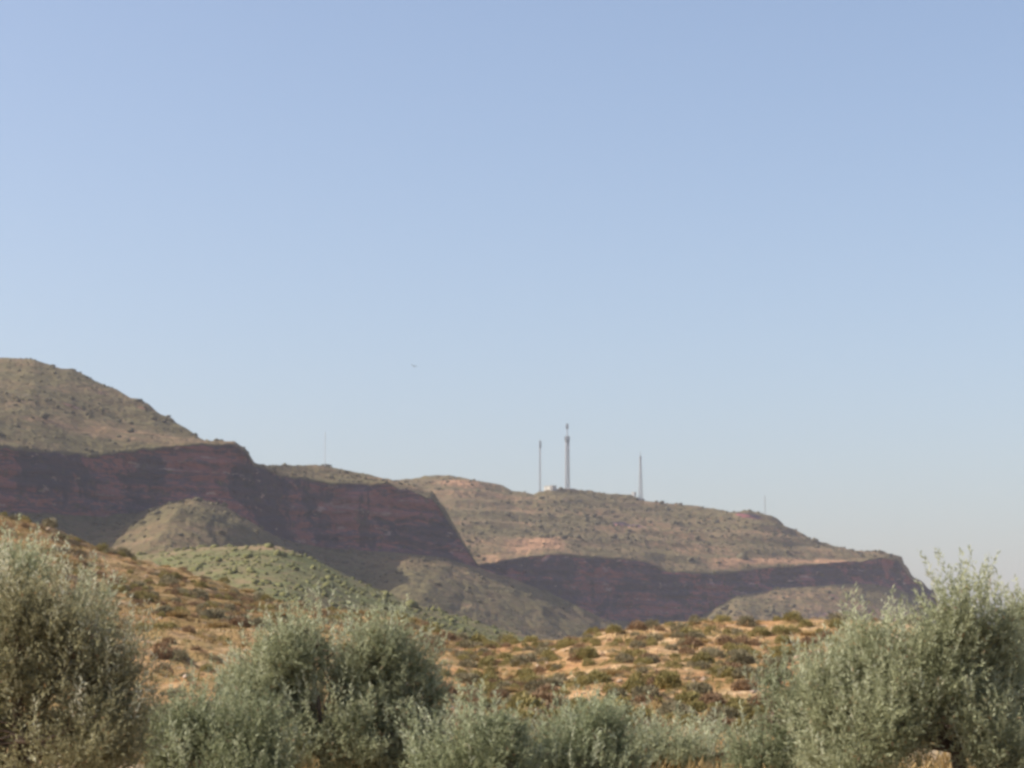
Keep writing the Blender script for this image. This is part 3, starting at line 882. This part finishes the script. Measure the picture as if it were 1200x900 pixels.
IV, IF = ico()
rg = np.random.default_rng(313)
n = 700
d = np.sqrt(rg.uniform(68 ** 2, 190 ** 2, n)); px = rg.uniform(-30, 1230, n)
keep = (d < np.interp(px, RX, RD) * 1.01) & (fbm(np.stack([(px - 600) / F * d * 0.1, d * 0.07, 0 * d], -1), 3, 97) > 0.0)
d, px = d[keep], px[keep]; x = (px - 600) / F * d; z = hill_z(px, d)
sz = np.clip(rg.lognormal(-2.4, 0.5, len(d)), 0.05, 0.24)
V = IV[None] * (sz[:, None, None] * rg.uniform(0.6, 1.3, (len(d), len(IV), 1))) * np.array([1.2, 1.0, 0.6]) + np.stack([x, d, z + 0.02], -1)[:, None]
o = mesh_obj('pale_rubble', V.reshape(-1, 3), (IF[None] + (np.arange(len(d)) * len(IV))[:, None, None]).reshape(-1, 3), plain('pale_limestone', (0.33, 0.24, 0.17), (0.48, 0.38, 0.29), 2.0, 0.95, 0.1), None, False)
tag(o, 'pale stone rubble lying on the bare soil of the orange hill', 'rubble', None, 'stuff')


# ------------------------------------------------------------------ far scrub as ground cover
from mathutils.bvhtree import BVHTree


def far_scrub(name, hill, n, size, mat, label, seed, xr, yr, thr=-0.1, rock_ok=False):
    """dark bushes standing on a far hill, found by dropping points onto its mesh"""
    rg = np.random.default_rng(seed)
    me = hill.data
    dg = bpy.context.evaluated_depsgraph_get()
    bvh = BVHTree.FromObject(hill, dg)
    V, Fc = [], []
    c = 0
    pA, dA = rg.uniform(*xr, n), rg.uniform(*yr, n)
    xA = (pA - 600) / F * dA
    okA = fbm(np.stack([xA * 0.022, dA * 0.014, 0 * xA + 0.5], -1), 3, seed) > thr + rg.normal(0, 0.22, n)
    for x, dd in zip(xA[okA], dA[okA]):
        hit, nrm, fi, dist = bvh.ray_cast(Vector((x, dd, 500)), Vector((0, 0, -1)))
        if hit is None or nrm.z < 0.62:
            continue
        s = size * rg.lognormal(0, 0.5)
        v = IV * np.array([s * rg.uniform(.8, 1.3), s * rg.uniform(.8, 1.3), s * rg.uniform(.55, .85)]) * (1 + 0.3 * rg.normal(size=(len(IV), 1)))
        V.append(v + np.array([hit.x, hit.y, hit.z + 0.25 * s])); Fc.append(IF + c); c += len(IV)
    o = mesh_obj(name, np.concatenate(V), np.concatenate(Fc), mat, None, False)
    tag(o, label, 'scrub', None, 'stuff')


D_ = bpy.data.objects
far_scrub('hillside_scrub', D_['green_hill'], 3600, 0.46, M_FARVEG, 'dotted green bushes covering the middle green hill', 3, (60, 700), (480, 850), -0.6)
far_scrub('slope_scrub', D_['mesa'], 12000, 0.8, M_FARVEG2, 'dark low scrub dotting the slopes of the left mesa', 4, (-30, 740), (950, 1850), 0.08)
far_scrub('slope_scrub', D_['mesa.001'], 12000, 1.0, M_FARVEG2, 'dark low scrub dotting the slopes of the far right mesa', 5, (420, 1100), (1650, 2520), 0.08)


# ------------------------------------------------------------------ masts
def drop(hill, px, d):
    bvh = BVHTree.FromObject(hill, bpy.context.evaluated_depsgraph_get())
    x = (px - 600) / F * d
    hit = bvh.ray_cast(Vector((x, d, 600)), Vector((0, 0, -1)))[0]
    return np.array(hit)


def crest(hill, px, d0, d1):
    """where the sight line of a column last touches the hill: its skyline point"""
    best, bp = -9, None
    for d in np.linspace(d0, d1, 60):
        h = drop_b(hill, px, d)
        if h is None: continue
        e = (h[2] - CAM[2]) / h[1]
        if e > best: best, bp = e, h
    return bp


_b = {}
def drop_b(hill, px, d):
    if hill.name not in _b:
        _b[hill.name] = BVHTree.FromObject(hill, bpy.context.evaluated_depsgraph_get())
    hit = _b[hill.name].ray_cast(Vector(((px - 600) / F * d, d, 600)), Vector((0, 0, -1)))[0]
    return None if hit is None else np.array(hit)


def lattice(mb, z0, z1, w0, w1, nb, leg, brace, sides=4):
    """square lattice body: corner legs, rings and crossed braces"""
    def corner(k, t):
        w = (w0 + (w1 - w0) * t) / 2
        a = math.pi / sides + 2 * math.pi * k / sides + 0.3
        q = w * math.sqrt(2)
        return Vector((math.cos(a) * q, math.sin(a) * q, z0 + (z1 - z0) * t))
    for k in range(sides):
        mb.tube([corner(k, 0), corner(k, 1)], leg, 5)
        for i in range(nb):
            a, b = i / nb, (i + 1) / nb
            mb.tube([corner(k, a), corner(k + 1, b)], brace, 4)
            mb.tube([corner(k + 1, a), corner(k, b)], brace, 4)
            mb.tube([corner(k, b), corner(k + 1, b)], brace, 4)


def top_z(px, py, d):
    return float(at(px, py, d)[2])


MESA, MESA2 = D_['mesa'], D_['mesa.001']

# central tower
g = crest(MESA2, 665, 2330 + 0.68 * (665 - 800), 2450 + 0.68 * (665 - 800))
H = top_z(665, 496, g[1]) - g[2]
r = empty('radio_mast', tuple(g)); tag(r, 'tallest, thick lattice radio mast with two antenna clusters beside the cream hut', 'radio mast', 'radio masts on the ridge')
mb = MB(); mb.box((0, 0, 0.2), (6, 6, 1.6)); mb.build('plinth', M_CONC, r)
mb = MB(); lattice(mb, 1.0, H * 0.80, 3.7, 2.7, 16, 0.30, 0.15); mb.build('lattice', M_STEEL, r)
mb = MB(); mb.tube([(0, 0, H * 0.79), (0, 0, H)], [0.6, 0.45], 8); mb.build('pole', M_STEEL, r)
mb = MB(); mb.tube([(0, 0, H * .715), (0, 0, H * .73)], 2.3, 12)
mb.build('platform', M_DARKSTEEL, r)
for a in range(6):
    q = MB(); q.box((math.cos(a * 1.047) * 2.35, math.sin(a * 1.047) * 2.35, H * 0.765), (0.55, 0.55, 4.6), a * 1.047); q.build('panel_antenna', M_DARKSTEEL, r)
for a in range(4):
    q = MB(); q.box((math.cos(a * 1.571) * 0.95, math.sin(a * 1.571) * 0.95, H * 0.95), (0.7, 0.4, 5.0), a * 1.571); q.build('panel_antenna', M_DARKSTEEL, r)
q = MB(); q.tube([(1.9, -1.2, H * .62), (1.9, -1.9, H * .62)], [0.4, 1.0], 12); q.build('dish', M_PALESTEEL, r)

# left thin mast
g = crest(MESA2, 633, 2330 + 0.68 * (633 - 800), 2450 + 0.68 * (633 - 800))
H = top_z(633, 515, g[1]) - g[2]
r = empty('radio_mast', tuple(g)); tag(r, 'thin radio mast with a dark antenna collar on top, left of the tallest', 'radio mast', 'radio masts on the ridge')
mb = MB(); mb.box((0, 0, 0.1), (3, 3, 1.4)); mb.build('plinth', M_CONC, r)
mb = MB(); lattice(mb, 0.7, H * 0.86, 1.5, 1.1, 22, 0.16, 0.09, 3); mb.build('lattice', M_STEEL, r)
mb = MB(); mb.tube([(0, 0, H * .855), (0, 0, H)], [0.4, 0.3], 8); mb.build('pole', M_STEEL, r)
for a in range(3):
    q = MB(); q.box((math.cos(a * 2.094) * 0.85, math.sin(a * 2.094) * 0.85, H * 0.90), (0.7, 0.4, 7.0), a * 2.094); q.build('panel_antenna', M_DARKSTEEL, r)

# right tapering mast with its hut
g = crest(MESA2, 751, 2330 + 0.68 * (751 - 800), 2450 + 0.68 * (751 - 800))
H = top_z(751, 529, g[1]) - g[2]
r = empty('radio_mast', tuple(g)); tag(r, 'slim tapering lattice radio mast standing alone right of the tallest mast', 'radio mast', 'radio masts on the ridge')
mb = MB(); mb.box((0, 0, 0.1), (5, 5, 1.4)); mb.build('plinth', M_CONC, r)
mb = MB(); lattice(mb, 0.7, H * 0.90, 3.6, 0.9, 15, 0.20, 0.10); mb.build('lattice', M_STEEL, r)
mb = MB(); mb.tube([(0, 0, H * .89), (0, 0, H)], [0.35, 0.2], 8); mb.build('pole', M_STEEL, r)
for a in range(3):
    q = MB(); q.box((math.cos(a * 2.094) * 0.8, math.sin(a * 2.094) * 0.8, H * 0.86), (0.55, 0.35, 3.2), a * 2.094); q.build('panel_antenna', M_DARKSTEEL, r)

# two faint slender masts
for hill, px, py, d0, d1, w, lab, mt in ((MESA, 380, 505, 1610, 1700, 0.55, 'faint slender mast on the green shelf above the left cliff', M_PALESTEEL),
                                         (MESA2, 897, 580, 2290, 2390, 0.9, 'short faint mast near the right end of the far ridge', M_STEEL)):
    g = crest(hill, px, d0, d1)
    H = top_z(px, py, g[1]) - g[2]
    r = empty('slender_mast', tuple(g)); tag(r, lab, 'mast', 'radio masts on the ridge')
    mb = MB(); mb.box((0, 0, 0.0), (1.6, 1.6, 1.0)); mb.build('plinth', M_CONC, r)
    mb = MB(); lattice(mb, 0.4, H * 0.93, w, w * 0.9, 18, 0.06, 0.04, 3); mb.build('lattice', mt, r)
    mb = MB(); mb.tube([(0, 0, H * .92), (0, 0, H)], [0.16, 0.10], 6); mb.build('antenna', mt, r)


def hut(px, d, w, dp, h, mat, label, n_doors=1):
    g = crest(MESA2, px, d - 70, d + 40)
    r = empty('equipment_hut', tuple(g), -0.7); tag(r, label, 'hut')
    mb = MB(); mb.box((0, 0, h / 2 - 1.0), (w, dp, h + 2)); mb.build('wall', mat, r)
    mb = MB(); mb.box((0, 0, h + 0.16), (w + 0.7, dp + 0.7, 0.3)); mb.build('roof', M_CONC, r)
    for k in range(n_doors):
        x = (k - (n_doors - 1) / 2) * w * 0.5
        mb = MB(); mb.box((x, -dp / 2 - 0.03, 1.15), (1.3, 0.1, 2.3)); dr = mb.build('door', M_DOOR, r)
        mb = MB(); mb.tube([(x + 0.45, -dp / 2 - 0.09, 1.1), (x + 0.45, -dp / 2 - 0.16, 1.1)], 0.05, 6); mb.build('handle', M_STEEL, dr)


hut(645, 2295, 11.0, 6.0, 3.0, M_WHITE, 'small cream flat-roofed hut between the thin mast and the tallest mast', 2)
hut(743, 2361, 3.4, 3.0, 4.0, M_CONC, 'tiny grey hut at the foot of the slim tapering mast')

# ------------------------------------------------------------------ soaring bird
b = at(485, 429, 900.0)
bv = []
span = [(-1.3, -0.10, 0.22, 0.10), (-1.0, 0.0, 0.20, 0.34), (-0.55, 0.05, 0.12, 0.46), (-0.16, 0.05, 0.03, 0.46)]
root = empty('bird', tuple(b), 0.35); root.rotation_euler = (0.5, 0.25, 0.35); tag(root, 'tiny dark bird soaring in the open sky left of the masts', 'bird')
mb = MB()
mb.tube([(0, 0.62, 0), (0, 0.5, 0.02), (0, 0.3, 0), (0, 0, 0), (0, -0.35, 0), (0, -0.75, 0)], [0.02, 0.07, 0.10, 0.15, 0.10, 0.16 * 0.4], 8)
for sgn in (-1, 1):
    vs = []
    for (x, y, z, c) in span + [(0.0, 0.05, 0.0, 0.46)]:
        x = x * -sgn
        vs += [(x, y + c * 0.5, z + 0.02), (x, y - c * 0.5, z), (x, y - c * 0.5, z - 0.02), (x, y + c * 0.5, z - 0.02)]
    fs = []
    nn = len(vs) // 4
    for i in range(nn - 1):
        for k in range(4):
            a0, a1 = i * 4 + k, i * 4 + (k + 1) % 4
            fs.append((a0, a1, a1 + 4, a0 + 4))
    fs += [(0, 1, 2, 3), tuple((nn - 1) * 4 + k for k in (3, 2, 1, 0))]
    mb.add(vs, fs)
mb.add([(-0.05, -0.6, 0), (0.05, -0.6, 0), (0.22, -1.05, 0.0), (-0.22, -1.05, 0.0), (-0.05, -0.6, -0.03), (0.05, -0.6, -0.03), (0.22, -1.05, -0.02), (-0.22, -1.05, -0.02)],
       [(0, 1, 2, 3), (7, 6, 5, 4), (0, 3, 7, 4), (1, 5, 6, 2), (2, 6, 7, 3), (0, 4, 5, 1)])
mb.build('body', M_FEATHER, root)

# ------------------------------------------------------------------ haze
HAZE_D = 0.000055
m, nt = new_mat('pale_haze')
t = NT(nt)
pv = t.n('ShaderNodeVolumePrincipled')
pv.inputs['Color'].default_value = (0.86, 0.88, 1.0, 1)
pv.inputs['Density'].default_value = HAZE_D
pv.inputs['Anisotropy'].default_value = 0.1
oo = t.n('ShaderNodeOutputMaterial')
t.link(pv.outputs[0], oo.inputs['Volume'])
mb = MB(); mb.box((0, 2950, 150.0), (10400, 7400, 306)); hz = mb.build('haze', m)
tag(hz, kind='stuff')

# ------------------------------------------------------------------ light, sky, camera
SUN_EL, SUN_BEHIND = R(38), R(-6)       # sun almost square to the left
to_sun = Vector((-math.cos(SUN_BEHIND) * math.cos(SUN_EL), math.sin(SUN_BEHIND) * math.cos(SUN_EL), math.sin(SUN_EL)))
sl = bpy.data.lights.new('sun', 'SUN')
sl.energy = 4.8
sl.angle = R(0.5)
sl.color = (1.0, 0.94, 0.85)
so = bpy.data.objects.new('sun', sl); COL.objects.link(so)
so.rotation_euler = to_sun.to_track_quat('Z', 'Y').to_euler()
so.location = (0, 0, 80)

w = bpy.data.worlds.new('World'); S.world = w; w.use_nodes = True
wn = w.node_tree; wn.nodes.clear()
sky = wn.nodes.new('ShaderNodeTexSky'); sky.sky_type = 'NISHITA'; sky.sun_disc = False
sky.sun_elevation = SUN_EL
sky.sun_rotation = math.atan2(to_sun.x, to_sun.y)
sky.air_density = 1.0; sky.dust_density = 3.5; sky.ozone_density = 2.5; sky.altitude = 300
bg = wn.nodes.new('ShaderNodeBackground'); bg.inputs[1].default_value = 0.147
wo = wn.nodes.new('ShaderNodeOutputWorld')
tn = wn.nodes.new('ShaderNodeMix'); tn.data_type = 'RGBA'; tn.blend_type = 'MULTIPLY'
tn.inputs[0].default_value = 1.0; tn.inputs[7].default_value = (1.085, 0.995, 0.955, 1)      # dusty, slightly lavender air
wn.links.new(sky.outputs[0], tn.inputs[6]); wn.links.new(tn.outputs[2], bg.inputs[0]); wn.links.new(bg.outputs[0], wo.inputs[0])

cd = bpy.data.cameras.new('camera')
cd.sensor_width = 36.0; cd.lens = 36.0 * F / 1200.0
cd.clip_start = 0.1; cd.clip_end = 20000
co = bpy.data.objects.new('camera', cd); COL.objects.link(co)
co.location = tuple(CAM); co.rotation_euler = (math.pi / 2 + PITCH, 0, 0)
S.camera = co

S.view_settings.view_transform = 'Standard'
S.view_settings.look = 'None'
S.view_settings.exposure = 0.43
S.view_settings.gamma = 1.0
S.view_settings.use_curve_mapping = False
S.render.engine = 'CYCLES'
S.cycles.use_denoising = True
S.cycles.max_bounces = 5
S.cycles.diffuse_bounces = 4
S.cycles.transmission_bounces = 3
S.cycles.volume_bounces = 1
S.cycles.pixel_filter_type = 'GAUSSIAN'
S.cycles.filter_width = 3.5
